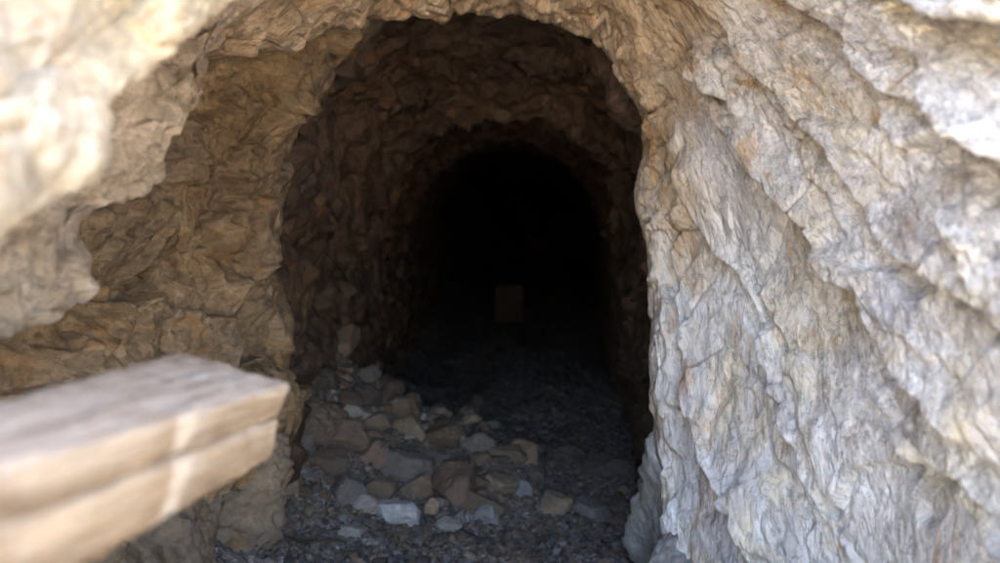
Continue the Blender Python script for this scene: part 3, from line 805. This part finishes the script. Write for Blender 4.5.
def build_block():
    # upright rough block standing far down the tunnel
    d = 12.0; x = (509 - 500) / F * d; g = float(ground_h(np.array([x]), np.array([d]))[0])
    import bmesh
    bm = bmesh.new(); bmesh.ops.create_cube(bm, size=1)
    bmesh.ops.bevel(bm, geom=bm.edges[:], offset=.04, segments=2, affect='EDGES')
    bmesh.ops.subdivide_edges(bm, edges=bm.edges[:], cuts=3, use_grid_fill=True)
    me = bpy.data.meshes.new('crate'); bm.to_mesh(me); bm.free()
    V = np.array([v.co[:] for v in me.vertices], np.float32) * np.array([.34, .28, .46])
    V += .008 * np.stack([fbm(V * 6, 3, .5, 5), fbm(V * 6, 3, .5, 6), fbm(V * 6, 3, .5, 7)], 1)
    me.vertices.foreach_set('co', V.ravel()); me.update()
    t = NT('rusty_brown'); v = t.coords('obj')
    c = t.ramp(t.noise(v, 6, 6, .6), [(.3, (.04, .026, .02)), (.7, (.075, .05, .04))])
    o = add_obj('block', me, t.finish(c, .8)); o.location = (x, d, g + .22)
    tag(o, 'reddish brown upright block standing far back in the dark tunnel', 'block')

def build_sticks():
    t = NT('dark_stick'); v = t.coords('obj', (1, 1, 1))
    m = t.finish(t.ramp(t.noise(v, 30, 6, .6), [(.3, (.035, .028, .022)), (.7, (.10, .08, .06))]), .8)
    for (ax, ay, bx, by, r, lab) in [(246,541,345,552,.007,'long thin dark stick lying at the front left of the floor'),
                                     (256,556,340,540,.005,'shorter dark twig crossing the long stick at the front left')]:
        a = ray_ground(ax, ay); b = ray_ground(bx, by); a = Vector((a[0], a[1], a[2] + .03)); b = Vector((b[0], b[1], b[2] + .03))
        n = 24; V = []; Fc = []
        for i in range(n + 1):
            k = i / n; c = a.lerp(b, k) + Vector((0, .01 * math.sin(k * 7), .012 * math.sin(k * 9)))
            rr = r * (1 - .45 * k) * (1 + .2 * math.sin(k * 40))
            for j in range(8):
                q = j * math.pi / 4; V.append((c.x, c.y + rr * math.cos(q), c.z + rr * math.sin(q)))
        for i in range(n):
            for j in range(8): Fc.append((i * 8 + j, (i + 1) * 8 + j, (i + 1) * 8 + (j + 1) % 8, i * 8 + (j + 1) % 8))
        o = add_obj('stick', mesh_from('stick', V, Fc), m); tag(o, lab, 'stick')

# ------------------------------------------------------------------ assemble
o = build_right(); o['kind'] = 'structure'
build_tunnel(); build_left(); build_ground(); build_hill()
S_lip0 = [(-200,420,1.5),(0,357,1.6),(40,337,1.68),(62,328,1.75),(88,295,1.85),(82,240,1.9),(105,210,2.0),(150,192,2.1),(180,130,2.2),(213,98,2.35),(212,64,2.45),(240,30,2.6),(330,-60,2.8)]
S_lip = [(a + 2, b - 1, c) for a, b, c in S_lip0]
o = build_tier(S_lip, [(-50,-35,-.12),(-130,-95,-.25),(-300,-230,-.4)], [(-8,-8,.12),(-70,-60,.8)], [30,40,40,50,60,50,60,60,50,40,30,20], [25,25,140,140,40], M['tier'], 301, .055, 5.5)
o['kind'] = 'structure'
O_lip0 = [(-250,330,.8),(0,243,.95),(55,200,1.05),(95,165,1.12),(118,118,1.2),(160,76,1.3),(205,44,1.4),(240,20,1.5),(278,-3,1.6),(400,-90,1.9)]
O_lip = [(a - 10, b - 9, c) for a, b, c in O_lip0]
o = build_tier(O_lip, [(-40,-35,-.09),(-120,-100,-.2),(-240,-190,-.28),(-450,-400,-.35)], [(-12,-12,.12),(-90,-70,.8)], [70,60,50,50,50,50,50,50,40], [25,25,100,130,120,60,20], M['over'], 340, .034, 4.6, last=(-.8, .35, .5))
o['kind'] = 'structure'
build_stones(); build_gravel(); build_beams(); build_block(); build_sticks()

# ------------------------------------------------------------------ light, world, camera
sc = bpy.context.scene
w = bpy.data.worlds.new('World'); sc.world = w; w.use_nodes = True
nt = w.node_tree; bg = nt.nodes['Background']
sky = nt.nodes.new('ShaderNodeTexSky'); sky.sky_type = 'NISHITA'; sky.sun_disc = False; sky.dust_density = 2.6; sky.ozone_density = .6; sky.air_density = .95
EL, AZ = 66, 15          # sun high, behind the hill
sky.sun_elevation = math.radians(EL); sky.sun_rotation = math.radians(AZ)
nt.links.new(sky.outputs[0], bg.inputs[0]); bg.inputs[1].default_value = .15
sd = bpy.data.lights.new('sun', 'SUN'); sd.energy = 5; sd.angle = math.radians(.5); sd.color = (1, .95, .87)
so = bpy.data.objects.new('sun', sd); col.objects.link(so)
dirv = Vector((math.sin(math.radians(AZ)) * math.cos(math.radians(EL)), math.cos(math.radians(AZ)) * math.cos(math.radians(EL)), math.sin(math.radians(EL))))
so.rotation_euler = dirv.to_track_quat('Z', 'Y').to_euler(); so.location = (0, -5, 20)

cam = bpy.data.cameras.new('camera'); co = bpy.data.objects.new('camera', cam); col.objects.link(co)
cam.sensor_width = 36; cam.lens = 35; cam.clip_start = .02; cam.clip_end = 2000
co.location = (0, 0, CAMZ); co.rotation_euler = (math.radians(90), 0, 0)
cam.dof.use_dof = True; cam.dof.focus_distance = 3.2; cam.dof.aperture_fstop = 1.9
sc.camera = co
sc.view_settings.view_transform = 'Standard'; sc.view_settings.look = 'None'; sc.view_settings.gamma = 1
sc.view_settings.exposure = 3.75
sc.render.engine = 'CYCLES'
cy = sc.cycles
cy.use_denoising = True
try: cy.denoiser = 'OPENIMAGEDENOISE'
except Exception: pass
cy.max_bounces = 8; cy.diffuse_bounces = 6; cy.glossy_bounces = 2
cy.use_adaptive_sampling = True; cy.adaptive_threshold = .01
cy.sample_clamp_indirect = 8
